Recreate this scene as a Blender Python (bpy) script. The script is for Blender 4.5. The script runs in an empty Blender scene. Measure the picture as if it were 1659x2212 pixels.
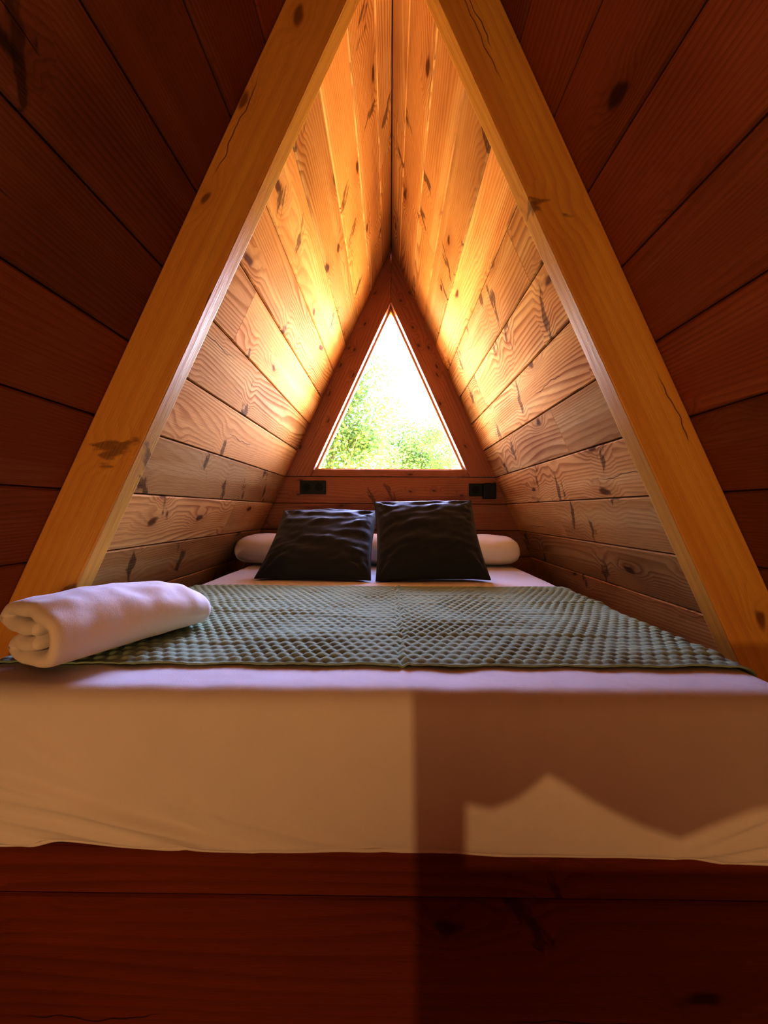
import bpy, bmesh, math, random
from mathutils import Vector, Matrix, noise
random.seed(7)
scene = bpy.context.scene
COL = scene.collection

# ------------------------------------------------------------------ dimensions (metres)
CAM = 1.25                       # camera height above the floor
K = 0.4566                       # horizontal run of the sloping walls per metre of rise
RIDGE = CAM + 1.677              # ridge height
YB = 2.45                        # inner face of the end wall
YF = -3.2                        # the far end of the cabin, behind the camera
PITCH = 0.1683                   # rise of one wall board
SEAM0 = CAM + 0.0443
BED = CAM - 0.295                # mattress top
DECK = CAM - 0.555               # platform top
BX0, BX1 = -0.765, 0.685         # mattress sides
BY0, BY1 = 0.617, 2.44           # mattress foot and head
RY0, RY1 = 0.862, 0.912          # rafters, front and back face
RP = 0.139                       # how far a rafter stands in from the wall (horizontal)
ANG = math.atan(K)

def half(z): return K * (RIDGE - z)

# ------------------------------------------------------------------ object helpers
def mesh_obj(name, verts, faces, mat=None, parent=None, uvs=None, tone=None, smooth=False):
    me = bpy.data.meshes.new(name)
    me.from_pydata([tuple(v) for v in verts], [], faces)
    if uvs is not None:
        uvl = me.uv_layers.new(name='UVMap')
        for p in me.polygons:
            for k, li in enumerate(p.loop_indices):
                uvl.data[li].uv = uvs[p.index][k]
    if tone is not None:
        a = me.attributes.new('tone', 'FLOAT', 'FACE')
        for i, t in enumerate(tone): a.data[i].value = t
    if mat: me.materials.append(mat)
    if smooth:
        for p in me.polygons: p.use_smooth = True
    me.update()
    o = bpy.data.objects.new(name, me)
    COL.objects.link(o)
    if parent: o.parent = parent
    return o

def fix_normals(o):
    bm = bmesh.new(); bm.from_mesh(o.data)
    bmesh.ops.recalc_face_normals(bm, faces=bm.faces)
    bm.to_mesh(o.data); bm.free()
    return o

def empty(name, loc=(0, 0, 0), rz=0):
    o = bpy.data.objects.new(name, None); COL.objects.link(o)
    o.location = loc; o.rotation_euler = (0, 0, rz); o.empty_display_size = 0.1
    return o

def tag(o, label, cat, group=None, kind=None):
    o['label'] = label; o['category'] = cat
    if group: o['group'] = group
    if kind: o['kind'] = kind
    return o

class MB:
    """collects solids (with grain UVs and a tone per board) into one mesh"""
    def __init__(s): s.v = []; s.f = []; s.uv = []; s.t = []
    def prism(s, ring0, ring1, uvf, tone=0.5):
        """closed solid between two rings of points; uvf(point) gives grain coordinates"""
        n = len(ring0); b = len(s.v)
        s.v += [Vector(p) for p in ring0] + [Vector(p) for p in ring1]
        fs = [[b + i, b + (i + 1) % n, b + n + (i + 1) % n, b + n + i] for i in range(n)]
        fs += [[b + i for i in range(n)][::-1], [b + n + i for i in range(n)]]
        for f in fs:
            s.f.append(f); s.t.append(tone)
            s.uv.append([uvf(s.v[i]) for i in f])
    def build(s, name, mat, parent=None, bevel=0.0, seg=2):
        o = mesh_obj(name, s.v, s.f, mat, parent, s.uv, s.t)
        fix_normals(o)
        if bevel:
            m = o.modifiers.new('bevel', 'BEVEL'); m.width = bevel; m.segments = seg; m.limit_method = 'ANGLE'
            m.angle_limit = math.radians(30)
        return o

def rbox(name, c, size, r, mat, parent=None, seg=3):
    bm = bmesh.new(); bmesh.ops.create_cube(bm, size=1)
    bmesh.ops.scale(bm, vec=size, verts=bm.verts)
    bmesh.ops.bevel(bm, geom=bm.edges[:], offset=r, segments=seg, affect='EDGES', profile=0.5)
    bmesh.ops.translate(bm, vec=c, verts=bm.verts)
    me = bpy.data.meshes.new(name); bm.to_mesh(me); bm.free()
    if mat: me.materials.append(mat)
    for p in me.polygons: p.use_smooth = len(p.vertices) != 4 or p.area < 1e-5
    o = bpy.data.objects.new(name, me); COL.objects.link(o)
    if parent: o.parent = parent
    return o

# ------------------------------------------------------------------ materials
def srgb(r, g, b):
    f = lambda c: (c / 255 / 12.92) if c / 255 <= 0.04045 else ((c / 255 + 0.055) / 1.055) ** 2.4
    return (f(r), f(g), f(b), 1)

class NT:
    def __init__(s, name):
        s.m = bpy.data.materials.new(name); s.m.use_nodes = True
        s.t = s.m.node_tree; s.t.nodes.clear()
        s.out = s.n('ShaderNodeOutputMaterial')
    def n(s, kind, **kw):
        nd = s.t.nodes.new(kind)
        for k, v in kw.items():
            if k.startswith('i_'):
                key = k[2:].replace('_', ' ')
                nd.inputs[key].default_value = v
            else: setattr(nd, k, v)
        return nd
    def l(s, a, b): s.t.links.new(a, b)
    def math(s, op, a, b=None, c=None, clamp=False):
        nd = s.t.nodes.new('ShaderNodeMath'); nd.operation = op; nd.use_clamp = clamp
        for i, x in enumerate((a, b, c)):
            if x is None: continue
            if isinstance(x, (int, float)): nd.inputs[i].default_value = x
            else: s.l(x, nd.inputs[i])
        return nd.outputs[0]
    def smooth(s, x, lo, hi, to0=0.0, to1=1.0):
        nd = s.t.nodes.new('ShaderNodeMapRange'); nd.interpolation_type = 'SMOOTHSTEP'
        nd.inputs['From Min'].default_value = lo; nd.inputs['From Max'].default_value = hi
        nd.inputs['To Min'].default_value = to0; nd.inputs['To Max'].default_value = to1
        s.l(x, nd.inputs['Value']); return nd.outputs[0]
    def xyz(s, x, y, z=0.0):
        nd = s.t.nodes.new('ShaderNodeCombineXYZ')
        for i, q in enumerate((x, y, z)):
            if isinstance(q, (int, float)): nd.inputs[i].default_value = q
            else: s.l(q, nd.inputs[i])
        return nd.outputs[0]
    def mix(s, fac, a, b, blend='MIX'):
        nd = s.t.nodes.new('ShaderNodeMix'); nd.data_type = 'RGBA'; nd.blend_type = blend
        for idx, x in ((0, fac), (6, a), (7, b)):
            if isinstance(x, (int, float)): nd.inputs[idx].default_value = x
            elif isinstance(x, tuple): nd.inputs[idx].default_value = x
            else: s.l(x, nd.inputs[idx])
        return nd.outputs[2]
    def noise(s, vec, scale=1.0, detail=2.0, rough=0.5, dim='3D'):
        nd = s.n('ShaderNodeTexNoise', noise_dimensions=dim); nd.inputs['Scale'].default_value = scale
        nd.inputs['Detail'].default_value = detail; nd.inputs['Roughness'].default_value = rough
        s.l(vec, nd.inputs['Vector']); return nd.outputs['Fac']

def _n2(self, vec, scale=1.0, detail=2.0, rough=0.5): return self.noise(vec, scale, detail, rough, '2D')
NT.noise2 = _n2

def wood(name, light, dark, knot, ringf=70.0, ring_amt=0.55, knots=0.5, slashes=0.5, warp=0.05, rough=0.42, tonev=0.25, spec=0.5, ks=1.25, cr=0.09):
    w = NT(name)
    uv = w.n('ShaderNodeUVMap'); uv.uv_map = 'UVMap'
    sep = w.n('ShaderNodeSeparateXYZ'); w.l(uv.outputs[0], sep.inputs[0])
    u, v = sep.outputs[0], sep.outputs[1]
    tn = w.n('ShaderNodeAttribute'); tn.attribute_name = 'tone'
    tone = tn.outputs['Fac']
    # round knots
    wob = w.noise2(w.xyz(w.math('MULTIPLY', u, 9), w.math('MULTIPLY', v, 14)), 1.0, 2.0)
    wob = w.math('MULTIPLY', w.math('SUBTRACT', wob, 0.5), 0.30)
    vk = w.n('ShaderNodeTexVoronoi', voronoi_dimensions='2D', feature='F1'); vk.inputs['Scale'].default_value = 1.0
    w.l(w.xyz(w.math('ADD', w.math('MULTIPLY', u, 2.6 * ks), wob), w.math('ADD', w.math('MULTIPLY', v, 5.4 * ks), wob)), vk.inputs['Vector'])
    csep = w.n('ShaderNodeSeparateColor'); w.l(vk.outputs['Color'], csep.inputs[0])
    on = w.math('LESS_THAN', csep.outputs[0], knots)
    kd = vk.outputs['Distance']
    kmask = w.math('MULTIPLY', w.smooth(kd, 0.045, 0.115, 1.0, 0.0), on)
    khalo = w.math('MULTIPLY', w.smooth(kd, 0.05, 0.42, 1.0, 0.0), on)
    # spike knots lying across the board, and short checks
    us = w.math('ADD', u, w.math('MULTIPLY', v, 0.45))
    vs = w.n('ShaderNodeTexVoronoi', voronoi_dimensions='2D', feature='F1'); vs.inputs['Scale'].default_value = 1.0
    w.l(w.xyz(w.math('ADD', w.math('MULTIPLY', us, 6.5), w.math('MULTIPLY', wob, 1.5)), w.math('MULTIPLY', v, 2.6)), vs.inputs['Vector'])
    ssep = w.n('ShaderNodeSeparateColor'); w.l(vs.outputs['Color'], ssep.inputs[0])
    son = w.math('LESS_THAN', ssep.outputs[1], slashes)
    rag = w.noise2(w.xyz(w.math('MULTIPLY', us, 34), w.math('MULTIPLY', v, 13)), 1.0, 4.0)
    sd = w.math('ADD', vs.outputs['Distance'], w.math('MULTIPLY', w.math('SUBTRACT', rag, 0.5), 0.62))
    smask = w.math('MULTIPLY', w.smooth(sd, 0.05, 0.15, 1.0, 0.0), son)
    shalo = w.math('MULTIPLY', w.smooth(vs.outputs['Distance'], 0.06, 0.5, 1.0, 0.0), son)
    # growth rings
    lo = w.noise2(w.xyz(w.math('MULTIPLY', u, 0.75), w.math('MULTIPLY', v, 6.0)), 1.0, 0.6)
    md = w.noise2(w.xyz(w.math('MULTIPLY', u, 5.0), w.math('MULTIPLY', v, 26.0)), 1.0, 1.5)
    r = w.math('ADD', v, w.math('MULTIPLY', lo, warp * 2.2))
    r = w.math('ADD', r, w.math('MULTIPLY', md, warp * 0.03))
    r = w.math('ADD', r, w.math('MULTIPLY', khalo, 0.035))
    r = w.math('ADD', r, w.math('MULTIPLY', shalo, 0.02))
    saw = w.math('FRACT', w.math('MULTIPLY', r, ringf))
    ring = w.math('MULTIPLY', w.smooth(saw, 0.25, 0.86), w.smooth(saw, 0.86, 1.0, 1.0, 0.0))
    blot = w.noise2(w.xyz(w.math('MULTIPLY', u, 1.7), w.math('ADD', w.math('MULTIPLY', v, 5.0), 3.1)), 1.0, 3.0)
    fib = w.noise2(w.xyz(w.math('MULTIPLY', u, 14), w.math('MULTIPLY', v, 460)), 1.0, 2.0)
    bh = w.math('FRACT', w.math('MULTIPLY', tone, 37.7))              # boards differ in how strongly they are figured
    figure = w.math('ADD', 0.45, w.math('MULTIPLY', bh, 0.75))
    amt = w.math('MULTIPLY', w.math('MULTIPLY', ring, figure), w.smooth(blot, 0.30, 0.72, ring_amt * 0.35, ring_amt))
    sap = w.noise2(w.xyz(w.math('MULTIPLY', u, 0.45), w.math('ADD', w.math('MULTIPLY', v, 11.0), 7.7)), 1.0, 1.0)
    pale = tuple(min(1, c * k_) for c, k_ in zip(light[:3], (1.12, 1.3, 1.5))) + (1,)
    base = w.mix(w.smooth(sap, 0.50, 0.68, 0.0, 0.75), light, pale)
    col = w.mix(amt, base, dark)
    col = w.mix(w.smooth(fib, 0.35, 0.75, 0.0, 0.22), col, dark)
    col = w.mix(w.math('MULTIPLY', w.smooth(blot, 0.5, 0.8), 0.30), col, dark)
    col = w.mix(w.math('MULTIPLY', kmask, 0.85), col, knot)
    col = w.mix(w.math('MULTIPLY', khalo, 0.25), col, dark)
    col = w.mix(w.math('MULTIPLY', smask, w.smooth(fib, 0.2, 0.7, 0.8, 0.5)), col, knot)
    vc = w.n('ShaderNodeTexVoronoi', voronoi_dimensions='2D', feature='F1'); vc.inputs['Scale'].default_value = 1.0
    cw = w.noise2(w.xyz(w.math('MULTIPLY', u, 9), w.math('ADD', w.math('MULTIPLY', v, 9), 2.2)), 1.0, 2.0)
    w.l(w.xyz(w.math('MULTIPLY', u, 2.0), w.math('ADD', w.math('MULTIPLY', v, 16), w.math('MULTIPLY', cw, 0.5))), vc.inputs['Vector'])
    vsep = w.n('ShaderNodeSeparateColor'); w.l(vc.outputs['Color'], vsep.inputs[0])
    vloc = w.n('ShaderNodeSeparateXYZ'); w.l(vc.outputs['Position'], vloc.inputs[0])
    thin = w.math('ABSOLUTE', w.math('SUBTRACT', w.math('ADD', w.math('MULTIPLY', v, 16), w.math('MULTIPLY', cw, 0.5)), vloc.outputs[1]))
    crack = w.math('MULTIPLY', w.math('MULTIPLY', w.smooth(thin, 0.006, 0.03, 1.0, 0.0), w.smooth(vc.outputs['Distance'], 0.15, 0.28, 1.0, 0.0)), w.math('LESS_THAN', vsep.outputs[2], cr))
    col = w.mix(w.math('MULTIPLY', crack, 0.8), col, knot)
    tv = w.math('ADD', w.math('MULTIPLY', tone, tonev * 2), 1.0 - tonev)
    hs = w.n('ShaderNodeHueSaturation'); w.l(tv, hs.inputs['Value']); w.l(col, hs.inputs['Color'])
    b = w.n('ShaderNodeBsdfPrincipled')
    w.l(hs.outputs[0], b.inputs['Base Color'])
    b.inputs['Specular IOR Level'].default_value = spec
    w.l(w.smooth(ring, 0.0, 1.0, rough, rough + 0.1), b.inputs['Roughness'])
    bp = w.n('ShaderNodeBump'); bp.inputs['Strength'].default_value = 0.25; bp.inputs['Distance'].default_value = 0.002
    w.l(fib, bp.inputs['Height']); w.l(bp.outputs[0], b.inputs['Normal'])
    w.l(b.outputs[0], w.out.inputs[0])
    return w.m

def cloth(name, color, weave=900, bump=0.2, rough=0.85, sheen=0.2, crease=0.0, crease_scale=9, spec=0.2):
    w = NT(name)
    tc = w.n('ShaderNodeTexCoord')
    p = tc.outputs['Object']
    n1 = w.noise(p, weave, 1.0)
    n2 = w.noise(p, 14, 3.0)
    col = w.mix(w.smooth(n2, 0.3, 0.7, 0.0, 0.12), color, tuple(c * 0.8 for c in color[:3]) + (1,))
    b = w.n('ShaderNodeBsdfPrincipled'); w.l(col, b.inputs['Base Color'])
    b.inputs['Roughness'].default_value = rough; b.inputs['Specular IOR Level'].default_value = spec
    b.inputs['Sheen Weight'].default_value = sheen
    bp = w.n('ShaderNodeBump'); bp.inputs['Strength'].default_value = bump; bp.inputs['Distance'].default_value = 0.001
    w.l(n1, bp.inputs['Height'])
    last = bp
    if crease:
        n3 = w.noise(p, crease_scale, 3.0, 0.55)
        b2 = w.n('ShaderNodeBump'); b2.inputs['Strength'].default_value = crease; b2.inputs['Distance'].default_value = 0.02
        w.l(n3, b2.inputs['Height']); w.l(bp.outputs[0], b2.inputs['Normal']); last = b2
    w.l(last.outputs[0], b.inputs['Normal']); w.l(b.outputs[0], w.out.inputs[0])
    return w.m

def plain(name, color, rough=0.5, spec=0.5):
    w = NT(name)
    tc = w.n('ShaderNodeTexCoord')
    nz = w.noise(tc.outputs['Object'], 60, 2.0)
    b = w.n('ShaderNodeBsdfPrincipled')
    w.l(w.mix(w.smooth(nz, 0.3, 0.7, 0.0, 0.15), color, tuple(c * 0.7 for c in color[:3]) + (1,)), b.inputs['Base Color'])
    b.inputs['Roughness'].default_value = rough; b.inputs['Specular IOR Level'].default_value = spec
    w.l(b.outputs[0], w.out.inputs[0]); return w.m

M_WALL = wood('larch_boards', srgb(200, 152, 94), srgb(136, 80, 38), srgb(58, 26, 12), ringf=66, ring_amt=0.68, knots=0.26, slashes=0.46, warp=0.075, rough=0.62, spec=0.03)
M_WALL_SHADE = wood('shaded_larch_boards', srgb(166, 98, 52), srgb(112, 56, 26), srgb(48, 20, 9), ringf=95, ring_amt=0.5, knots=0.3, slashes=0.12, warp=0.05, rough=0.62, spec=0.03)  # wall larch, its colours darkened to stand for shade near the camera
M_END = wood('red_stained_boards', srgb(152, 96, 70), srgb(108, 60, 42), srgb(60, 20, 10), ringf=60, ring_amt=0.5, knots=0.5, slashes=0.14, warp=0.05, rough=0.5, ks=2.2)
M_RAFT = wood('golden_pine', srgb(214, 164, 72), srgb(184, 124, 44), srgb(88, 44, 14), ringf=45, ring_amt=0.35, knots=0.16, slashes=0.10, warp=0.02, rough=0.45, tonev=0.08, ks=1.7, cr=0.2)
M_PANEL = wood('dark_red_boards', srgb(130, 56, 24), srgb(94, 36, 14), srgb(44, 14, 6), ringf=40, ring_amt=0.45, knots=0.5, slashes=0.16, warp=0.05, rough=0.6, tonev=0.1, spec=0.2)
M_FRAME = wood('pale_window_wood', srgb(226, 176, 116), srgb(196, 138, 80), srgb(130, 80, 40), ringf=90, ring_amt=0.3, knots=0.05, slashes=0.0, rough=0.4, tonev=0.05)
M_BACK = plain('dark_backing', srgb(50, 24, 12), 0.9, 0.1)
M_SHEET = cloth('white_cotton', srgb(226, 222, 226), 700, 0.25, 0.9, 0.15, 0.25, 7)
M_TOWEL = cloth('white_towelling', srgb(230, 224, 224), 500, 0.2, 0.95, 0.2, 0.12, 12)
M_BLANK = cloth('sage_waffle_cotton', srgb(154, 172, 142), 500, 0.5, 0.95, 0.2)
M_CUSH = cloth('dark_satin_cotton', srgb(38, 33, 33), 900, 0.2, 0.7, 0.2, 0.10, 16, spec=0.3)
M_BLACK = plain('black_plastic', srgb(14, 13, 14), 0.45, 0.3)
M_HOLE = plain('socket_black', srgb(5, 5, 6), 0.5, 0.2)

# ------------------------------------------------------------------ sloping walls
def rnd_uv():
    return random.uniform(0, 60), random.uniform(0, 60)

def sloping_wall(name, sx, label):
    mb = MB()
    sl = Vector((-sx * K, 0, 1)).normalized()             # up the slope
    nin = Vector((-sx, 0, -K)).normalized()               # into the room
    zs = []
    z = SEAM0
    while z > 0.0: z -= PITCH
    zs.append(max(z, -0.02)); z += PITCH
    while z < RIDGE - 0.01: zs.append(z); z += PITCH
    zs.append(RIDGE)
    cosA = math.cos(ANG)
    for k in range(len(zs) - 1):
        z0, z1 = zs[k], zs[k + 1]
        L = (z1 - z0) / cosA
        g, c, t = 0.0016, 0.0045, 0.022
        base = Vector((sx * half(z0), 0, z0))
        prof = [(g, -t), (g, -c), (g + c * 0.8, 0), (L - g - c * 0.8, 0), (L - g, -c), (L - g, -t)]
        # boards are butt-jointed here and there along their length
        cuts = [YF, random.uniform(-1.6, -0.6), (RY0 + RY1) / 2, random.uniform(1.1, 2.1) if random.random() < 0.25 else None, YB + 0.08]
        cuts = [q for q in cuts if q is not None]
        for a, b_ in zip(cuts[:-1], cuts[1:]):
            ou, ov = rnd_uv(); tone = random.random()
            e = 0.0006
            ring = lambda y: [base + sl * s + nin * n_ + Vector((0, y, 0)) for s, n_ in prof]
            def uvf(p, ou=ou, ov=ov):
                d = p - base
                return (p.y + ou, d.dot(sl) - d.dot(nin) + ov)
            mb.prism(ring(a + e), ring(b_ - e), uvf, tone)
    # sheathing behind the boards
    b0 = Vector((sx * half(-0.02), 0, -0.02)); b1 = Vector((0, 0, RIDGE + 0.05))
    q = [b0 - nin * 0.0215, b0 - nin * 0.06, b1 - nin * 0.05 + Vector((0, 0, 0.05)), Vector((0, 0, RIDGE + 0.03))]
    mb.prism([p + Vector((0, YF - 0.1, 0)) for p in q], [p + Vector((0, YB + 0.1, 0)) for p in q], lambda p: (p.y, p.z), 0.1)
    o = mb.build(name, M_WALL)
    o.data.materials.append(M_WALL_SHADE)          # wall wood with shade put into its colour, room side of the rafters
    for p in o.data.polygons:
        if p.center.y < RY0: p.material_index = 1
    return tag(o, label, 'wall', kind='structure')

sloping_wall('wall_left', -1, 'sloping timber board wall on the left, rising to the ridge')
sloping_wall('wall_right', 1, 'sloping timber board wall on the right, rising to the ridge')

# ------------------------------------------------------------------ end wall with the triangular window
TOPB = CAM + 0.2155                                        # top of the level boards, foot of the slanted boards
WA, WB = CAM + 1.308, CAM + 0.263                          # window apex and sill
mb = MB()
z = TOPB
k = 0
while z > 0.01:
    z1 = z; z0 = max(0.001, SEAM0 - k * PITCH); k += 1
    if z0 >= z1: continue
    ou, ov = rnd_uv(); g = 0.0016
    e = 0.012
    ring = lambda y, sh: [(-half(z0 + sh) - e, y, z0 + sh), (half(z0 + sh) + e, y, z0 + sh), (half(z1 - sh) + e, y, z1 - sh), (-half(z1 - sh) - e, y, z1 - sh)]
    uvf = lambda p, ou=ou, ov=ov: (p.x + ou, p.z + p.y + ov)
    tone = random.random()
    mb.prism(ring(YB, g + 0.003), ring(YB + 0.004, g), uvf, tone)
    mb.prism(ring(YB + 0.004, g), ring(YB + 0.03, g), uvf, tone)
    z = z0
zb = z
mb.prism([(-half(zb) - .02, YB + .03, zb), (half(zb) + .02, YB + .03, zb), (half(TOPB), YB + .03, TOPB), (-half(TOPB), YB + .03, TOPB)],
         [(-half(zb) - .02, YB + .08, zb), (half(zb) + .02, YB + .08, zb), (half(TOPB), YB + .08, TOPB), (-half(TOPB), YB + .08, TOPB)], lambda p: (p.x, p.z), 0.1)
tag(mb.build('wall_back', M_END), 'low end wall of level red-brown boards below the triangular window', 'wall', kind='structure')

# slanted boards framing the window
OPW = K * (WA + 0.022 - WB)                                 # half width of the opening at the sill
OA = WA + 0.022
for i, sx in enumerate((-1, 1)):
    mb = MB()
    z0 = TOPB + 0.0015
    hx = lambda z: K * (OA - z)
    pts = [(sx * (half(z0) + 0.006), z0), (sx * hx(z0), z0), (sx * 0.0004, OA), (sx * 0.0004, RIDGE + 0.004)]
    ou, ov = rnd_uv()
    sl = Vector((-sx * K, 0, 1)).normalized(); ac = Vector((sx, 0, K)).normalized()
    uvf = lambda p, ou=ou, ov=ov: (p.dot(sl) + ou, p.dot(ac) + p.y + ov)
    mb.prism([(x, YB - 0.004, z) for x, z in pts], [(x, YB + 0.13, z) for x, z in pts], uvf, 0.5)
    o = mb.build('trim_%d' % (i + 1), M_END, bevel=0.002)
    tag(o, 'wide slanted red-brown board along the %s side of the triangular window' % ('left' if sx < 0 else 'right'), 'board', kind='structure')
mb = MB()
mb.prism([(-0.05, YB + 0.06, OA + 0.10), (0.05, YB + 0.06, OA + 0.10), (0.02, YB + 0.06, RIDGE - 0.01), (-0.02, YB + 0.06, RIDGE - 0.01)][:4],
         [(-0.05, YB + 0.12, OA + 0.10), (0.05, YB + 0.12, OA + 0.10), (0.02, YB + 0.12, RIDGE - 0.01), (-0.02, YB + 0.12, RIDGE - 0.01)][:4], lambda p: (p.z, p.x), .3) if False else mb.prism([(-0.03, YB + 0.131, OA - 0.02), (0.03, YB + 0.131, OA - 0.02), (0.03, YB + 0.131, RIDGE + .06), (-0.03, YB + 0.131, RIDGE + .06)],
         [(-0.03, YB + 0.15, OA - 0.02), (0.03, YB + 0.15, OA - 0.02), (0.03, YB + 0.15, RIDGE + .06), (-0.03, YB + 0.15, RIDGE + .06)], lambda p: (p.z, p.x), .3)
tag(mb.build('trim_4', M_END), 'cover strip outside over the joint of the slanted boards', 'board', kind='structure')
# level strip closing the triangle under the glass
mb = MB()
z0, z1 = TOPB + 0.0015, WB - 0.002
ou, ov = rnd_uv()
hx = lambda z: K * (OA - z) - 0.001
mb.prism([(-hx(z0), YB + 0.001, z0), (hx(z0), YB + 0.001, z0), (hx(z1), YB + 0.001, z1), (-hx(z1), YB + 0.001, z1)],
         [(-hx(z0), YB + 0.13, z0), (hx(z0), YB + 0.13, z0), (hx(z1), YB + 0.13, z1), (-hx(z1), YB + 0.13, z1)],
         lambda p: (p.x + ou, p.z + p.y + ov), 0.5)
tag(mb.build('trim_3', M_END, bevel=0.003), 'narrow level wooden sill strip directly under the window glass', 'sill', kind='structure')

# the window: pale frame and pane
win = empty('window_1', (0, YB + 0.088, WB))
tag(win, 'triangular window at the end of the room looking onto trees', 'window', kind='structure')
fw = 0.011
def tri(off):   # triangle inset by off
    c = math.cos(ANG)
    a = OA - off / math.sin(ANG)
    b = WB + off
    return [(-K * (a - b), b), (K * (a - b), b), (0, a)]
to, ti = tri(0.001), tri(fw)
mb = MB()
for a in range(3):
    b_ = (a + 1) % 3
    q = [to[a], to[b_], ti[b_], ti[a]]
    ou, ov = rnd_uv()
    d = Vector((to[b_][0] - to[a][0], 0, to[b_][1] - to[a][1])).normalized(); pr = Vector((d.z, 0, -d.x))
    mb.prism([(x, -0.022, z - WB) for x, z in q], [(x, 0.03, z - WB) for x, z in q], lambda p, d=d, pr=pr, ou=ou, ov=ov: (p.dot(d) + ou, p.dot(pr) + p.y + ov), 0.5)
mb.build('window_frame', M_FRAME, win)
w = NT('clear_glass')
tr = w.n('ShaderNodeBsdfTransparent'); tr.inputs[0].default_value = (0.97, 0.985, 0.98, 1)
gl = w.n('ShaderNodeBsdfGlossy'); gl.inputs['Roughness'].default_value = 0.02
fr = w.n('ShaderNodeFresnel'); fr.inputs[0].default_value = 1.45
mx = w.n('ShaderNodeMixShader'); w.l(w.math('MULTIPLY', fr.outputs[0], 0.8), mx.inputs[0]); w.l(tr.outputs[0], mx.inputs[1]); w.l(gl.outputs[0], mx.inputs[2])
w.l(mx.outputs[0], w.out.inputs[0])
tp = tri(fw - 0.004)
mb = MB()
mb.prism([(x, 0.002, z - WB) for x, z in tp], [(x, 0.007, z - WB) for x, z in tp], lambda p: (p.x, p.z))
mb.build('pane', w.m, win)

# ------------------------------------------------------------------ the pair of rafters
for sx in (-1, 1):
    mb = MB()
    top_in = RIDGE - RP / K
    g = 0.0012
    z0 = 0.0
    pts = [(sx * (half(z0) - 0.001), z0), (sx * (half(z0) - RP), z0), (sx * g, top_in), (sx * g, RIDGE - 0.004)]
    ou, ov = rnd_uv()
    sl = Vector((-sx * K, 0, 1)).normalized(); ac = Vector((sx, 0, K)).normalized()
    uvf = lambda p, ou=ou, ov=ov: (p.dot(sl) + ou, p.dot(ac) + p.y * 1.0 + ov)
    mb.prism([(x, RY0, z) for x, z in pts], [(x, RY1, z) for x, z in pts], uvf, 0.5)
    o = mb.build('rafter', M_RAFT, bevel=0.003)
    tag(o, 'golden pine roof beam slanting up the %s wall at the foot of the bed' % ('left' if sx < 0 else 'right'), 'beam', 'pair of roof beams', 'structure')

# ------------------------------------------------------------------ floor and the closed end behind the camera
mb = MB()
x = -1.34
while x < 1.33:
    x1 = min(x + 0.19, 1.34); ou, ov = rnd_uv()
    mb.prism([(x + .001, YF, -0.03), (x1 - .001, YF, -0.03), (x1 - .001, YF, 0), (x + .001, YF, 0)],
             [(x + .001, YB, -0.03), (x1 - .001, YB, -0.03), (x1 - .001, YB, 0), (x + .001, YB, 0)], lambda p, ou=ou, ov=ov: (p.y + ou, p.x + p.z + ov), random.random())
    x = x1
mb.prism([(-1.34, YF, -.06), (1.34, YF, -.06), (1.34, YF, -.03), (-1.34, YF, -.03)], [(-1.34, YB, -.06), (1.34, YB, -.06), (1.34, YB, -.03), (-1.34, YB, -.03)], lambda p: (p.y, p.x), .2)
tag(mb.build('floor', M_PANEL), 'dark wooden plank floor in front of the bed platform', 'floor', kind='structure')
mb = MB()
z = 0.0
while z < RIDGE - 0.02:
    z1 = min(z + PITCH, RIDGE); ou, ov = rnd_uv()
    r = lambda y: [(-half(z + .001) - .01, y, z + .001), (half(z + .001) + .01, y, z + .001), (half(z1 - .001) + .01, y, z1 - .001), (-half(z1 - .001) - .01, y, z1 - .001)]
    mb.prism(r(YF + 0.03), r(YF), lambda p, ou=ou, ov=ov: (p.x + ou, p.z + ov), random.random())
    z = z1
mb.prism([(-1.36, YF, 0), (1.36, YF, 0), (0, YF, RIDGE)], [(-1.36, YF - .05, 0), (1.36, YF - .05, 0), (0, YF - .05, RIDGE)], lambda p: (p.x, p.z), .2)
tag(mb.build('wall_front', M_PANEL), 'level board wall at the entrance end facing the bed', 'wall', kind='structure')

# ------------------------------------------------------------------ bed platform
plat = empty('bed_platform', (0, 0.66, 0))
tag(plat, 'built-in bed platform with a dark red board front under the mattress', 'bed platform')
def loc(p, o): return (p[0] - o.location.x, p[1] - o.location.y, p[2] - o.location.z)
mb = MB()
PY = 0.632
zz = [0.0, CAM - 0.98, CAM - 0.638, DECK]
for z0, z1 in zip(zz[:-1], zz[1:]):
    ou, ov = rnd_uv(); g = 0.0012
    w0, w1 = half(z0) - 0.006, half(z1) - 0.006
    a0 = [(-w0, PY, z0 + g + .003), (w0, PY, z0 + g + .003), (w1, PY, z1 - g - .003), (-w1, PY, z1 - g - .003)]
    a1 = [(-w0, PY + .004, z0 + g), (w0, PY + .004, z0 + g), (w1, PY + .004, z1 - g), (-w1, PY + .004, z1 - g)]
    a2 = [(q[0], PY + 0.03, q[2]) for q in a1]
    uvf = lambda p, ou=ou, ov=ov: (p.x + ou, p.z + p.y + ov)
    mb.prism([loc(p, plat) for p in a0], [loc(p, plat) for p in a1], uvf, 0.5)
    mb.prism([loc(p, plat) for p in a1], [loc(p, plat) for p in a2], uvf, 0.5)
mb.build('front_panel', M_PANEL, plat)
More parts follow.
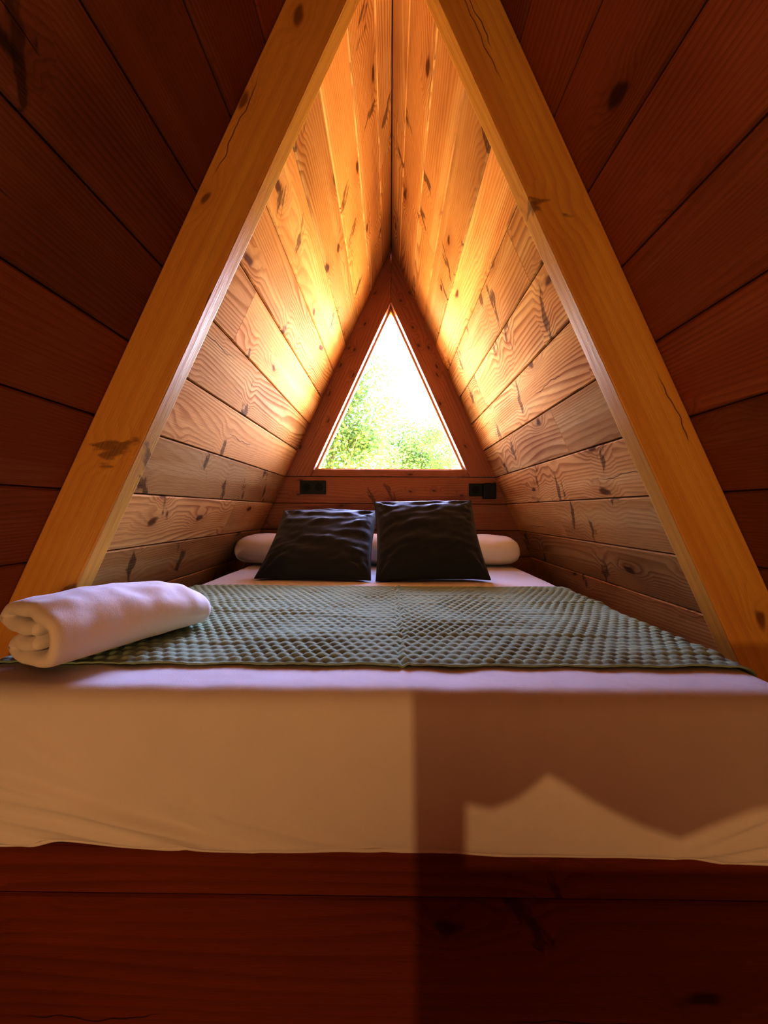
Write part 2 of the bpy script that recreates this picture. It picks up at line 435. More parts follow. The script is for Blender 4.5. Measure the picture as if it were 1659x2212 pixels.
# deck notched round the rafters
wd = half(DECK) - 0.012
ri = half(DECK) - RP - 0.012
out = [(-wd, PY + .031), (wd, PY + .031), (wd, RY0 - .005), (ri, RY0 - .005), (ri, RY1 + .005), (wd, RY1 + .005), (wd, YB - .004), (-wd, YB - .004),
       (-wd, RY1 + .005), (-ri, RY1 + .005), (-ri, RY0 - .005), (-wd, RY0 - .005)]
mb = MB()
mb.prism([loc((x, y, DECK - .025), plat) for x, y in out], [loc((x, y, DECK), plat) for x, y in out], lambda p: (p.x, p.y + p.z), .5)
mb.build('deck', M_PANEL, plat)

# ------------------------------------------------------------------ mattress in a fitted sheet
R = 0.034
def gauss(x, s): return math.exp(-(x / s) ** 2)
def sd_line(px, py, ax, ay, bx, by):
    dx, dy = bx - ax, by - ay; L2 = dx * dx + dy * dy
    t = max(0, min(1, ((px - ax) * dx + (py - ay) * dy) / L2))
    cx, cy = ax + dx * t, ay + dy * t
    side = (dx * (py - ay) - dy * (px - ax)) / math.sqrt(L2)
    end = math.hypot(px - cx, py - cy)
    return side, end, t
def hem(x):     # height of the sheet's lower edge along the foot of the bed
    pts = [(-.8, .004), (-.63, .005), (-.53, .013), (-.40, .004), (-.28, .000), (-.18, .001), (-.06, .007), (.06, .004), (.2, -.001), (.36, .001), (.48, -.003), (.56, -.012), (.70, -.016)]
    for (a, u), (b, v) in zip(pts[:-1], pts[1:]):
        if a <= x <= b:
            t = (x - a) / (b - a); t = t * t * (3 - 2 * t); return DECK + u + (v - u) * t
    return DECK
FOLDS = [(-.66, .13, -.30, .02, .010, .0035), (-.64, .10, -.22, .008, .007, .0028), (-.62, .06, -.34, .0, .006, .003), (-.64, .21, -.45, .10, .016, .0025),
         (-.40, .16, -.28, .03, .014, .002), (-.70, .04, -.5, -.005, .006, .003), (-.36, .09, -.02, .004, .008, .0018), (.70, .05, .46, .002, .008, .0035), (.66, .10, .48, .02, .008, .003), (.68, .02, .54, -.006, .006, .003),
         (-.3, .012, .1, .002, .005, .0016), (.2, .012, .5, .004, .005, .0012)]
def front_disp(x, z):
    h = z - DECK
    d = 0.0
    for ax, ay, bx, by, wd_, am in FOLDS:
        s, e, t = sd_line(x, h, ax, ay, bx, by)
        am *= 2.1
        d += am * gauss(e, wd_ * 1.3) * (0.4 + 0.6 * math.sin(math.pi * min(1, t * 0.9 + 0.1)))
        d -= am * 0.6 * gauss(s - wd_ * 1.4, wd_) * gauss(e, wd_ * 2.4)
    d += 0.004 * noise.noise(Vector((x * 3, h * 5, 1.3))) + 0.0015 * noise.noise(Vector((x * 9, h * 12, 4.3)))
    return d
def top_disp(x, y):
    return 0.0022 * noise.noise(Vector((x * 5, y * 4, 8))) + 0.0016 * noise.noise(Vector((x * 14, y * 9, 2)))
# the shell: rings going down from the middle of the top, over the rounded edge, to the hem
def perim(n_side):   # corner-rounded rectangle outline, returns (x, y, nx, ny)
    out = []
    rc = 0.06
    cs = [(BX1 - rc, BY0 + rc, -90), (BX1 - rc, BY1 - rc, 0), (BX0 + rc, BY1 - rc, 90), (BX0 + rc, BY0 + rc, 180)]
    for i, (cx, cy, a0) in enumerate(cs):
        for j in range(9):
            a = math.radians(a0 + 90 * j / 8)
            out.append((cx + rc * math.cos(a), cy + rc * math.sin(a), math.cos(a), math.sin(a)))
        nx_, ny_, a1 = cs[(i + 1) % 4]
        e0 = out[-1]
        a = math.radians(a0 + 90)
        e1 = (nx_ + rc * math.cos(a), ny_ + rc * math.sin(a))
        m = n_side[i]
        for j in range(1, m):
            t = j / m
            out.append((e0[0] + (e1[0] - e0[0]) * t, e0[1] + (e1[1] - e0[1]) * t, math.cos(a), math.sin(a)))
    return out
P = perim([60, 40, 60, 200])
N = len(P)
V = []; F = []
def add_ring(fn):
    b = len(V)
    for q in P: V.append(fn(*q))
    return b
rings = []
cx, cy = (BX0 + BX1) / 2, (BY0 + BY1) / 2
def topring(ins):
    def fn(x, y, nx, ny):
        xx = x - nx * ins; yy = y - ny * ins
        # towards the middle shrink to the centre line
        return Vector((xx, yy, BED + top_disp(xx, yy)))
    return fn
for f_ in [0.0, 0.25, 0.5, 0.65, 0.78, 0.86, 0.92, 0.96, 0.985]:
    rings.append(add_ring(lambda x, y, nx, ny, f_=f_: Vector((cx + (x - nx * R - cx) * f_, cy + (y - ny * R - cy) * f_, BED + top_disp(cx + (x - cx) * f_, cy + (y - cy) * f_)))))
for ins in (R,): rings.append(add_ring(topring(ins)))
for j in range(1, 7):
    a = math.pi / 2 * j / 6
    def fn(x, y, nx, ny, a=a):
        o_ = R * (1 - math.sin(a)); zz_ = BED - R * (1 - math.cos(a))
        xx, yy = x - nx * o_, y - ny * o_
        dd = front_disp(xx, zz_) * math.sin(a) ** 2
        return Vector((xx + nx * dd, yy + ny * dd, zz_ + top_disp(xx, yy) * (1 - j / 6)))
    rings.append(add_ring(fn))
NS = 40
for j in range(1, NS + 1):
    t = j / NS
    def fn(x, y, nx, ny, t=t):
        zb_ = hem(x) if ny < 0.3 and y < BY0 + 0.07 else DECK + 0.003
        zz_ = (BED - R) + (zb_ - BED + R) * t
        dd = front_disp(x, zz_) if y < BY0 + 0.3 else 0.003 * noise.noise(Vector((y * 6, zz_ * 8, 3)))
        tuck = -0.006 * max(0, (t - 0.93) / 0.07) ** 2
        bul = 0.004 * math.sin(math.pi * t)
        return Vector((x + nx * (dd + tuck + bul), y + ny * (dd + tuck + bul), zz_))
    rings.append(add_ring(fn))
# underside turned in
rings.append(add_ring(lambda x, y, nx, ny: Vector((x - nx * 0.02, y - ny * 0.02, max(DECK + 0.002, (hem(x) if y < BY0 + .07 else DECK + .003) + .004)))))
rings.append(add_ring(lambda x, y, nx, ny: Vector((x - nx * 0.06, y - ny * 0.06, DECK + 0.001))))
rings.append(add_ring(lambda x, y, nx, ny: Vector((cx, cy, DECK + 0.001))))
for a, b in zip(rings[:-1], rings[1:]):
    for i in range(N):
        F.append([a + i, b + i, b + (i + 1) % N, a + (i + 1) % N])
matt = mesh_obj('mattress', V, F, M_SHEET, smooth=True)
bm = bmesh.new(); bm.from_mesh(matt.data); bmesh.ops.remove_doubles(bm, verts=bm.verts, dist=1e-5); bmesh.ops.recalc_face_normals(bm, faces=bm.faces); bm.to_mesh(matt.data); bm.free()
tag(matt, 'thick mattress in a plain white fitted sheet on the wooden platform', 'mattress')
# stitched elastic hem along the lower edge of the sheet
hv = []; hf = []
fr_idx = [i for i in range(N) if P[i][1] < BY0 + 0.12]
fr_idx = sorted(fr_idx, key=lambda i: P[i][0] + (P[i][1] if P[i][0] > 0 else -P[i][1]))
rb = rings[9 + 6 + NS]
for n_, i in enumerate(fr_idx):
    p = V[rb + i]; q = P[i]
    for a in range(8):
        an = a * math.pi / 4
        hv.append(p + Vector((q[2] * 0.0025 * math.cos(an), q[3] * 0.0025 * math.cos(an), 0.0035 * math.sin(an) + 0.0015)))
    if n_:
        for a in range(8):
            hf.append([(n_ - 1) * 8 + a, (n_ - 1) * 8 + (a + 1) % 8, n_ * 8 + (a + 1) % 8, n_ * 8 + a])
fix_normals(mesh_obj('hem', hv, hf, M_SHEET, matt, smooth=True))

# ------------------------------------------------------------------ sage waffle blanket
PX, PYC = 0.026, 0.0215
Y0b, Y1b = 0.722, 1.475
over = 0.05
flat0, flat1 = BX0 + R, BX1 - R
arc = R * math.pi / 2
Ltot = (flat1 - flat0) + 2 * arc + 2 * over
nx_, ny_ = int(Ltot / PX * 7), int((Y1b - Y0b) / PYC * 7)
def skin(s):         # arclength across the bed -> point and normal in the xz plane
    s -= over + arc
    if s < 0:
        a = -s / R
        if a > math.pi / 2:
            return flat0 - R, BED - R - (-s - arc), -1, 0
        return flat0 - R * math.sin(a), BED - R + R * math.cos(a), -math.sin(a), math.cos(a)
    w_ = flat1 - flat0
    if s > w_:
        a = (s - w_) / R
        if a > math.pi / 2:
            return flat1 + R, BED - R - (s - w_ - arc), 1, 0
        return flat1 + R * math.sin(a), BED - R + R * math.cos(a), math.sin(a), math.cos(a)
    return flat0 + s, BED, 0, 1
V = []; F = []
for j in range(ny_ + 1):
    for i in range(nx_ + 1):
        s = Ltot * i / nx_; tY = j / ny_
        y = Y0b + (Y1b - Y0b) * tY
        sx_ = s + 0.006 * noise.noise(Vector((s * 4, y * 5, 0)))
        yy_ = y + 0.004 * noise.noise(Vector((s * 5, y * 3, 9)))
        row = math.floor(yy_ / PYC)
        fx = (sx_ / PX + (0.5 if row % 2 else 0)) % 1.0; fy = (yy_ / PYC) % 1.0
        bmp = (math.sin(math.pi * fx) ** 0.6) * (math.sin(math.pi * fy) ** 0.55)
        amp = 0.0075 * (0.75 + 0.5 * noise.noise(Vector((s * 7, y * 7, 5))))
        edge = min(1, (y - Y0b) / 0.018, (Y1b - y) / 0.018)
        d = 0.0045 + amp * bmp * max(0.25, edge)
        d += 0.011 * max(0, noise.noise(Vector((s * 2.4, y * 15, 21))) - 0.1)       # soft ripples
        d -= 0.004 * gauss(s - Ltot * 0.54 - 0.006 * math.sin(y * 30), 0.004)     # middle seam
        d += 0.0035 * gauss(s - Ltot * 0.54 - 0.012 - 0.006 * math.sin(y * 30), 0.005)
        x, z, nx1, nz1 = skin(s)
        if j == 0:
            d += 0.002 + 0.003 * noise.noise(Vector((s * 9, 0, 0)))
        yo = 0.007 * noise.noise(Vector((s * 6, 3.3, 0))) * (1 - tY) ** 8 + 0.003 * math.sin(s * 50) * (1 - tY) ** 20
        V.append(Vector((x + nx1 * d, y + yo, z + nz1 * d)))
for j in range(ny_):
    for i in range(nx_):
        a = j * (nx_ + 1) + i
        F.append([a, a + 1, a + nx_ + 2, a + nx_ + 1])
blanket = mesh_obj('blanket', V, F, M_BLANK, smooth=True)
so = blanket.modifiers.new('thick', 'SOLIDIFY'); so.thickness = 0.003; so.offset = -1
tag(blanket, 'sage green waffle-weave blanket spread across the lower half of the bed', 'blanket')

# ------------------------------------------------------------------ cushions and bolster
def cushion(name, w, h, t, seed, n=56, pinch=0.055, wr=1.0):
    """square cushion in its own xz plane, thick along y, with drawn-out corners, a seam and wrinkles"""
    V = []; F = []
    def surf(u, v, side):
        au, av = abs(u), abs(v)
        x = u * w / 2 * (1 - pinch * (1 - u * u) * 0 - pinch * (1 - v * v) * au ** 1.5 * 1.0)
        z = v * h / 2 * (1 - pinch * (1 - u * u) * av ** 1.5)
        prof = max(0.0, (1 - au ** 2.6)) ** 0.55 * max(0.0, (1 - av ** 2.6)) ** 0.55
        y = t / 2 * prof
        q = Vector((u * 2.2 + seed, v * 2.2, side * 3.1))
        wrinkle = noise.noise(Vector((u * 1.6 + seed * 3, v * 5.5 + 0.8 * math.sin(u * 2.2 + seed), side * 2.0)))
        wrinkle2 = noise.noise(Vector((u * 4 + seed, v * 9 - u * 3, side * 4.0 + 7)))
        rim = min(1, (1 - max(au, av)) * 6)
        y += wr * rim * (0.011 * wrinkle + 0.006 * wrinkle2 - 0.008 * max(0, 0.5 - abs(wrinkle2) * 3) * au)
        # radiating tension folds at the corners
        r_ = math.hypot(1 - au, 1 - av)
        an = math.atan2(1 - av, 1 - au + 1e-6)
        y += wr * 0.006 * math.sin(an * 11 + seed) * gauss(r_ - 0.3, 0.25) * rim
        y = max(y, 0.0015) if rim < 1 else y
        return Vector((x, side * y, z))
    for side in (-1, 1):
        b = len(V)
        for j in range(n + 1):
            for i in range(n + 1):
                u = -math.cos(math.pi * i / n) ; v = -math.cos(math.pi * j / n)
                u = 0.55 * u + 0.45 * (2 * i / n - 1); v = 0.55 * v + 0.45 * (2 * j / n - 1)
                V.append(surf(u, v, side))
        for j in range(n):
            for i in range(n):
                a = b + j * (n + 1) + i
                F.append([a, a + 1, a + n + 2, a + n + 1] if side < 0 else [a, a + n + 1, a + n + 2, a + 1])
    return V, F, n

def weld(o, d=0.0004):
    bm = bmesh.new(); bm.from_mesh(o.data); bmesh.ops.remove_doubles(bm, verts=bm.verts, dist=d)
    bmesh.ops.recalc_face_normals(bm, faces=bm.faces); bm.to_mesh(o.data); bm.free()
    for p in o.data.polygons: p.use_smooth = True

def piping(V, n, r, mat, parent):
    b = 0
    idx = [i for i in range(n)] + [n + j * (n + 1) for j in range(n)] + [n * (n + 1) + n - i for i in range(n)] + [(n - j) * (n + 1) for j in range(n)]
    pts = [Vector((V[i].x, 0, V[i].z)) for i in idx]
    m = len(pts); vs = []; fs = []
    for k in range(m):
        d = (pts[(k + 1) % m] - pts[k - 1]).normalized(); nrm = Vector((d.z, 0, -d.x))
        for a in range(6):
            an = a * math.pi / 3
            vs.append(pts[k] + nrm * (r * math.cos(an)) + Vector((0, r * math.sin(an), 0)))
    for k in range(m):
        for a in range(6):
            fs.append([k * 6 + a, k * 6 + (a + 1) % 6, ((k + 1) % m) * 6 + (a + 1) % 6, ((k + 1) % m) * 6 + a])
    return fix_normals(mesh_obj('seam', vs, fs, mat, parent, smooth=True))

def make_cushion(w, h, t, seed, base, lean, rz, ry, label):
    V, F, n = cushion('cushion', w, h, t, seed)
    o = mesh_obj('cushion', V, F, M_CUSH); weld(o)
    piping(V, n, 0.0028, M_CUSH, o)
    # base = middle of the lower seam; lean back from upright
    M = Matrix.Translation(base) @ Matrix.Rotation(rz, 4, 'Z') @ Matrix.Rotation(-lean, 4, 'X') @ Matrix.Rotation(ry, 4, 'Y') @ Matrix.Translation((0, 0, h / 2))
    o.matrix_world = M
    Mi = M.inverted()
    for me in (o.data, o.children[0].data):        # flattened where it rests on the mattress
        for v in me.vertices:
            q = M @ v.co
            if q.z < BED + 0.004: q.z = BED + 0.004 - 0.02 * 0; v.co = Mi @ q
    return tag(o, label, 'cushion', 'dark cushions at the head of the bed')
make_cushion(0.485, 0.47, 0.15, 1.7, Vector((-0.320, 1.585, BED + 0.010)), math.radians(53), math.radians(-3), 0.0, 'dark brown cushion slumped low on the bed, flatter left one of the pair')
make_cushion(0.475, 0.445, 0.16, 4.2, Vector((0.182, 1.585, BED + 0.006)), math.radians(41), math.radians(2), math.radians(-1.5), 'dark brown cushion propped taller with pointed top corners, right of the flatter one')

# bolster: a long soft pillow
def bolster():
    L, D, H = 1.485, 0.33, 0.165
    nu, nv = 120, 48
    V = []; F = []
    for i in range(nu + 1):
        u = -1 + 2 * i / nu
        u = math.sin(u * math.pi / 2) * 0.35 + u * 0.65
        e = max(0.0, 1 - abs(u) ** 24) ** 0.5
        for j in range(nv):
            a = 2 * math.pi * j / nv
            ca, sa = math.cos(a), math.sin(a)
            y = D / 2 * math.copysign(abs(ca) ** 0.8, ca) * (0.84 + 0.16 * e)
            z = H / 2 * math.copysign(abs(sa) ** 0.8, sa) * (0.58 + 0.42 * e)
            wv = 0.006 * noise.noise(Vector((u * 7, ca * 1.5, sa * 1.5))) + 0.006 * gauss(abs(u) - 0.9, 0.08) * noise.noise(Vector((u * 5, a * 2.2, 4)))
            x = u * L / 2 - 0.02 * (1 - e) * 0 + 0.012 * math.copysign(1, u) * (abs(ca) - 0.5) * gauss(abs(u) - 1, 0.1)
            V.append(Vector((x, y * (1 + wv * 4), (z + H / 2 * 0.94 + (wv if sa > -0.3 else 0)))))
    for i in range(nu):
        for j in range(nv):
            F.append([i * nv + j, i * nv + (j + 1) % nv, (i + 1) * nv + (j + 1) % nv, (i + 1) * nv + j])
    F.append(list(range(nv))); F.append([nu * nv + j for j in range(nv)][::-1])
    o = mesh_obj('bolster_pillow', V, F, M_SHEET, smooth=True); fix_normals(o)
    o.location = (-0.066, 2.15, BED + 0.004)
    return tag(o, 'long white bolster pillow across the head of the bed behind the dark cushions', 'pillow')
bolster()

# ------------------------------------------------------------------ folded towel
def catmull(pts, n):
    out = []
    q = [pts[0]] + pts + [pts[-1]]
    for k in range(len(pts) - 1):
        p0, p1, p2, p3 = [Vector(a) for a in q[k:k + 4]]
        for i in range(n):
            t = i / n
            out.append(0.5 * ((2 * p1) + (p2 - p0) * t + (2 * p0 - 5 * p1 + 4 * p2 - p3) * t * t + (3 * p1 - p0 - 3 * p2 + p3) * t ** 3))
    out.append(Vector(pts[-1])); return out
def towel():
    # cross-section of the folded bundle: a across, b up
    cl = [(.140,.072),(.09,.071),(.045,.067),(.014,.076),(.036,.095),(.095,.105),(.150,.099),(.186,.074),(.190,.042),(.165,.020),(.115,.0155),(.075,.0155),(.052,.027),(.072,.041),(.110,.042),(.140,.047)]
    c = catmull(cl, 6)
    n = len(c)
    nrm = []
    for i in range(n):
        d = (c[min(i + 1, n - 1)] - c[max(i - 1, 0)]).normalized(); nrm.append(Vector((-d.y, d.x)))
    L = 0.325; nl = 44
    V = []; F = []
    T = 0.0138
    for k in range(nl + 1):
        t = k / nl
        t = 0.5 - 0.5 * math.cos(math.pi * t) * (0.5 + 0.5) if False else (0.6 * t + 0.4 * (0.5 - 0.5 * math.cos(math.pi * t)))
        l = L * t
        e = min(1, t / 0.05, (1 - t) / 0.05); th = T * (0.35 + 0.65 * math.sqrt(max(0, 1 - (1 - e) ** 2)))
        loop = []
        sq = 1 - 0.34 * max(0, (t - 0.55) / 0.45) ** 2.2 - 0.05 * max(0, (0.2 - t) / 0.2) ** 2
        for side in (1, -1):
            seq = range(n) if side == 1 else range(n - 1, -1, -1)
            for i in seq:
                p = c[i] + nrm[i] * (side * th)
                wob = 0.006 * noise.noise(Vector((p.x * 14, p.y * 14, l * 9))) + 0.004 * noise.noise(Vector((p.x * 30, l * 26, 3)))
                a = 0.1 + (p.x - 0.1) * (1 - 0.12 * max(0, (t - .6) / .4) ** 2) + wob * 0.6
                b = max(0.001, p.y * sq + wob * (1 if p.y > 0.03 else 0))
                loop.append(Vector((a, l + wob * 0.5 - 0.12 * (a - 0.1) * 0, b)))
        V += loop
    m = 2 * n
    for k in range(nl):
        for i in range(m):
            F.append([k * m + i, k * m + (i + 1) % m, (k + 1) * m + (i + 1) % m, (k + 1) * m + i])
    for k in (0, nl):
        for i in range(n - 1):
            F.append([k * m + i, k * m + i + 1, k * m + m - 2 - i, k * m + m - 1 - i])
    o = mesh_obj('folded_towel', V, F, M_TOWEL, smooth=True); fix_normals(o)
    o.location = (-0.745, 0.722, BED + 0.0135)
    o.rotation_euler = (0, 0, math.radians(-25))
    return tag(o, 'folded white towel bundle lying on the left front corner of the blanket', 'towel')
towel()

# ------------------------------------------------------------------ sockets on the end wall
def wx(u): return (u - 842) / 830 * YB
def wz(v): return CAM + (1103 - v) / 830 * YB
def socket(u0, u1, v0, v1, label):
    cx_, cz_ = (wx(u0) + wx(u1)) / 2, (wz(v0) + wz(v1)) / 2
    w_, h_ = wx(u1) - wx(u0), wz(v0) - wz(v1)
    o = empty('wall_socket', (cx_, YB, cz_))
    tag(o, label, 'socket', 'black sockets on the end wall')
    rbox('cover_plate', (0, -0.006, 0), (w_, 0.012, h_), 0.003, M_BLACK, o)
    for s in (-1, 1):
        bm = bmesh.new()
        bmesh.ops.create_cone(bm, cap_ends=True, segments=32, radius1=h_ * .27, radius2=h_ * .30, depth=0.003)
        bmesh.ops.rotate(bm, verts=bm.verts, matrix=Matrix.Rotation(math.pi / 2, 3, 'X'))
        bmesh.ops.translate(bm, verts=bm.verts, vec=(s * w_ * .24, -0.0125, 0))
        me = bpy.data.meshes.new('outlet'); bm.to_mesh(me); bm.free(); me.materials.append(M_HOLE)
        q = bpy.data.objects.new('outlet', me); COL.objects.link(q); q.parent = o
    return o
socket(648, 704, 1039, 1068, 'black double wall socket with nothing plugged in, on the board left of centre')
socket(1012, 1066, 1044, 1071, 'black double wall socket partly covered by a plugged-in adapter')
u0, u1, v0, v1 = 1040, 1067, 1044, 1077
ad = empty('plug_adapter', ((wx(u0) + wx(u1)) / 2, YB - 0.014, (wz(v0) + wz(v1)) / 2))
tag(ad, 'small black plug adapter pushed into the socket nearer the right wall', 'adapter')
rbox('housing', (0, -0.02, 0), (wx(u1) - wx(u0), 0.04, wz(v0) - wz(v1)), 0.006, M_BLACK, ad)

# ------------------------------------------------------------------ outside: ground and trees
w = NT('leaf_green')
at = w.n('ShaderNodeAttribute'); at.attribute_name = 'tone'
lc = w.mix(at.outputs['Fac'], (0.068, 0.112, 0.046, 1), (0.150, 0.185, 0.036, 1))
df = w.n('ShaderNodeBsdfDiffuse'); tl = w.n('ShaderNodeBsdfTranslucent'); w.l(lc, df.inputs[0]); w.l(lc, tl.inputs[0])
mx = w.n('ShaderNodeMixShader'); mx.inputs[0].default_value = 0.5; w.l(df.outputs[0], mx.inputs[1]); w.l(tl.outputs[0], mx.inputs[2]); w.l(mx.outputs[0], w.out.inputs[0])
M_LEAF = w.m
M_BARK = plain('bark', srgb(120, 104, 82), 0.9, 0.1)
def tree(x, y, cz, rx, rz_, nleaf, seed, label):
    rnd = random.Random(seed)
    o = empty('tree', (x, y, -1.5)); tag(o, label, 'tree', 'trees outside the window')
    # trunk and branches
    vs = []; fs = []
    def limb(a, b_, r0, r1):
        d = (b_ - a).normalized(); s_ = d.orthogonal().normalized(); t_ = d.cross(s_)
        base = len(vs)
        for q in range(6):
            p = a.lerp(b_, q / 5) + s_ * 0.04 * math.sin(q * 1.7 + seed) * (1 if 0 < q < 5 else 0)
            r_ = r0 + (r1 - r0) * q / 5
            for k in range(8):
                an = k * math.pi / 4; vs.append(p + s_ * r_ * math.cos(an) + t_ * r_ * math.sin(an))
        for q in range(5):
            for k in range(8):
                fs.append([base + q * 8 + k, base + q * 8 + (k + 1) % 8, base + q * 8 + 8 + (k + 1) % 8, base + q * 8 + 8 + k])
    H = cz + 1.5
    limb(Vector((0, 0, 0)), Vector((0, 0, H)), 0.09, 0.05)
    tips = []
    for q in range(16):
        z0 = H + rz_ * rnd.uniform(-0.9, 0.2)
        an = rnd.uniform(0, 6.28)
        tip = Vector((math.cos(an) * rx * rnd.uniform(.4, .95), math.sin(an) * rx * rnd.uniform(.4, .95), min(H + rz_ * .95, z0 + rnd.uniform(.2, .9) * rz_)))
        limb(Vector((0, 0, min(z0, H))), tip, 0.022, 0.006); tips.append(tip)
    tips.append(Vector((0, 0, H + rz_ * .8))); limb(Vector((0, 0, H)), tips[-1], 0.04, 0.006)
    fix_normals(mesh_obj('trunk', vs, fs, M_BARK, o, smooth=True))
    V = []; F = []; T = []
    # leaf clusters round points scattered in the crown
    cl = [Vector((rnd.gauss(0, .5) * rx, rnd.gauss(0, .5) * rx, H + max(-1, min(1, rnd.gauss(0, .5))) * rz_ * (1))) for _ in range(130)] + tips
    for _ in range(nleaf):
        c0 = rnd.choice(cl)
        p = c0 + Vector((rnd.gauss(0, .2), rnd.gauss(0, .2), rnd.gauss(0, .16)))
        L = rnd.uniform(.05, .085); Wd = L * .55
        d = Vector((rnd.gauss(0, 1), rnd.gauss(0, 1), rnd.gauss(-.4, .7))).normalized(); s_ = d.orthogonal().normalized()
        s_ = (Matrix.Rotation(rnd.uniform(0, 6.28), 3, d) @ s_)
        up = d.cross(s_)
        b0 = len(V)
        V += [p, p + d * L * .35 + s_ * Wd * .5 + up * .006, p + d * L * .7 + s_ * Wd * .38 + up * .006, p + d * L, p + d * L * .7 - s_ * Wd * .38 + up * .006, p + d * L * .35 - s_ * Wd * .5 + up * .006]
        F.append([b0, b0 + 1, b0 + 2, b0 + 3, b0 + 4, b0 + 5]); T.append(rnd.random() ** 1.3)
    mesh_obj('crown', V, F, M_LEAF, o, tone=T)
    return o
tree(-1.1, 7.2, CAM + 1.55, 1.0, 1.85, 21000, 3, 'tallest leafy tree outside, its crown filling the left of the window')
tree(0.6, 11.6, CAM + 1.4, 1.6, 1.6, 27000, 5, 'low leafy tree seen at the bottom middle of the window')
tree(2.7, 17.5, CAM + 2.6, 1.6, 2.4, 24000, 9, 'sparse leafy tree seen at the lower right of the window')

# ------------------------------------------------------------------ light
wd_ = bpy.data.worlds.new('World'); scene.world = wd_; wd_.use_nodes = True
nt = wd_.node_tree; nt.nodes.clear()
o_ = nt.nodes.new('ShaderNodeOutputWorld'); bg = nt.nodes.new('ShaderNodeBackground')
tcw = nt.nodes.new('ShaderNodeTexCoord'); sp = nt.nodes.new('ShaderNodeSeparateXYZ')
nt.links.new(tcw.outputs['Generated'], sp.inputs[0])
rp = nt.nodes.new('ShaderNodeValToRGB')
sc_ = nt.nodes.new('ShaderNodeMapRange'); sc_.inputs['From Min'].default_value = -1.0
nt.links.new(sp.outputs[2], sc_.inputs['Value'])
els = rp.color_ramp.elements
els[0].position = 0.0; els[0].color = (1.3, 1.05, 0.66, 1)       # sunlit ground below the horizon
els[1].position = 1.0; els[1].color = (0.64, 0.80, 1.6, 1)
e = els.new(0.47); e.color = (1.0, 0.92, 0.74, 1)
e = els.new(0.53); e.color = (0.80, 0.92, 1.5, 1)
nt.links.new(sc_.outputs[0], rp.inputs[0])
# open sky straight out from the window, woods on either side
sd_ = nt.nodes.new('ShaderNodeMapRange'); sd_.interpolation_type = 'SMOOTHSTEP'
for k_, v_ in (('From Min', 0.45), ('From Max', 0.95), ('To Min', 0.45), ('To Max', 1.25)): sd_.inputs[k_].default_value = v_
nt.links.new(sp.outputs[1], sd_.inputs['Value'])
ml = nt.nodes.new('ShaderNodeVectorMath'); ml.operation = 'SCALE'
nt.links.new(rp.outputs[0], ml.inputs[0]); nt.links.new(sd_.outputs[0], ml.inputs['Scale'])
nt.links.new(ml.outputs[0], bg.inputs[0])
bg.inputs[1].default_value = 42.0
nt.links.new(bg.outputs[0], o_.inputs[0])

def area(name, loc_, target, sx_, sy_, power, color, portal=False):
    l = bpy.data.lights.new(name, 'AREA'); l.shape = 'RECTANGLE'; l.size = sx_; l.size_y = sy_; l.energy = power; l.color = color
    o = bpy.data.objects.new(name, l); COL.objects.link(o); o.location = loc_
    o.rotation_euler = (Vector(target) - Vector(loc_)).to_track_quat('-Z', 'Y').to_euler()
    if portal: l.cycles.is_portal = True
    return o
area('window_portal', (0, YB + 0.16, (WA + WB) / 2), (0, 0, (WA + WB) / 2), 1.0, 1.12, 10, (1, 1, 1), True)
LAMP = Vector((-0.45, -3.05, CAM - 0.30))
area('entrance_light', LAMP, (0.05, 0.8, CAM - 0.3), 0.022, 0.022, 22, (1.0, 0.68, 0.29))
area('warm_fill', (-0.1, -3.1, CAM - 0.3), (0, 0.8, CAM - 0.2), 0.9, 0.7, 25, (1.0, 0.60, 0.24))  # added fill lamp, out of view, lightening the shadow on the bed foot

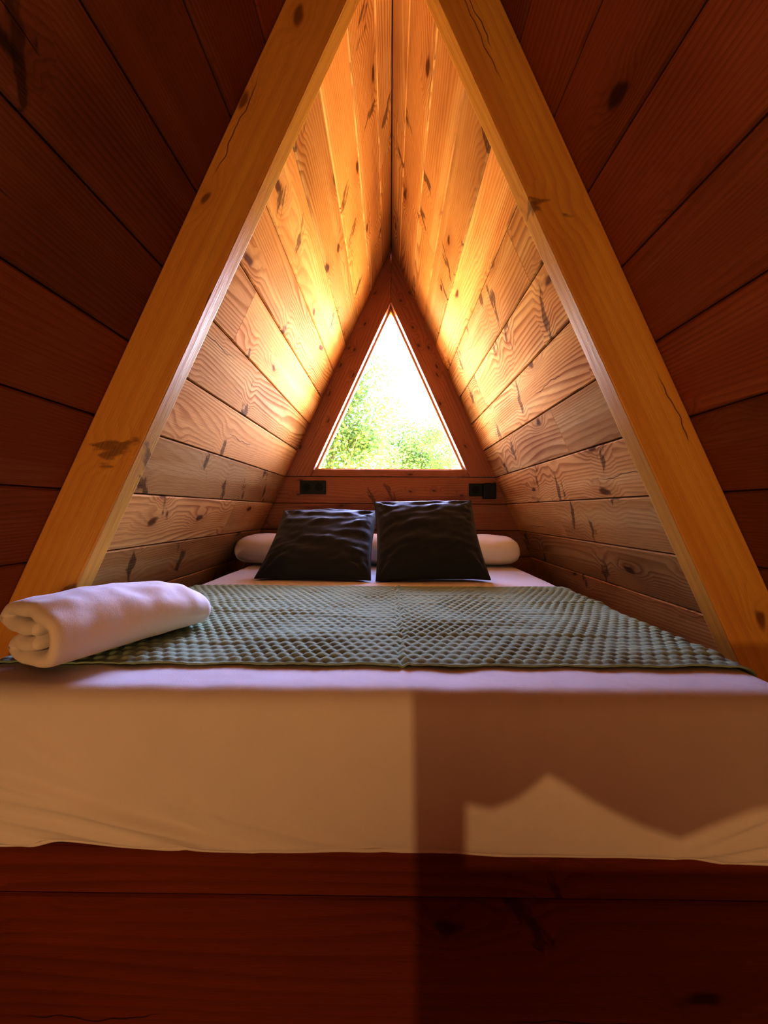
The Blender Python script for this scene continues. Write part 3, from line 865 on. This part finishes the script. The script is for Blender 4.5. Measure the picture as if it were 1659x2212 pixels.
# added plate, unseen behind the viewpoint, cut to shadow the foot of the bed
PLY = -0.9
kk = (PLY - LAMP.y) / (BY0 - LAMP.y)
sh = [(893, 1496), (1900, 1496), (1900, 1720), (1700, 1720), (1620, 1735), (1550, 1762), (1460, 1800), (1380, 1772), (1280, 1722), (1215, 1682), (1180, 1664), (1150, 1690), (1110, 1722), (1060, 1742), (1006, 1730), (1003, 2300), (904, 2300), (900, 1850)]
mb = MB()
for out_ in (sh, [(1003.5, 1888), (1900, 1888), (1900, 2300), (1003.5, 2300)]):
    pts = []
    for u_, v_ in out_:
        S = Vector(((u_ - 842) / 830 * BY0, BY0, CAM + (1103 - v_) / 830 * BY0))
        pts.append(LAMP + (S - LAMP) * kk)
    mb.prism([(p.x, PLY, p.z) for p in pts], [(p.x, PLY - 0.012, p.z) for p in pts], lambda p: (p.z, p.x), .5)
tag(mb.build('trim_5', M_PANEL), 'added plate out of view that shapes the shadow on the foot of the bed', 'post', kind='structure')

# ------------------------------------------------------------------ camera
cd = bpy.data.cameras.new('camera'); cam = bpy.data.objects.new('camera', cd); COL.objects.link(cam)
cd.sensor_fit = 'HORIZONTAL'; cd.sensor_width = 36; cd.lens = 36 * 830 / 1659
cam.location = (0, 0, CAM)
yaw = math.radians(0.45); roll = math.radians(0.3)
cam.rotation_euler = (Matrix.Rotation(yaw, 3, 'Z') @ Matrix.Rotation(math.pi / 2, 3, 'X') @ Matrix.Rotation(roll, 3, 'Z')).to_euler()
cd.shift_x = -(842 - 829.5 - math.tan(yaw) * 830) / 1659
cd.shift_y = -(1106 - 1103) / 1659
cd.clip_start = 0.02; cd.clip_end = 200
scene.camera = cam
scene.view_settings.view_transform = 'Standard'
scene.view_settings.look = 'None'
scene.view_settings.exposure = 0.42
scene.view_settings.gamma = 0.72
scene.cycles.use_denoising = True
scene.cycles.max_bounces = 6
scene.cycles.diffuse_bounces = 4
scene.cycles.glossy_bounces = 2
scene.cycles.transmission_bounces = 3
scene.cycles.adaptive_threshold = 0.1
scene.cycles.adaptive_min_samples = 16
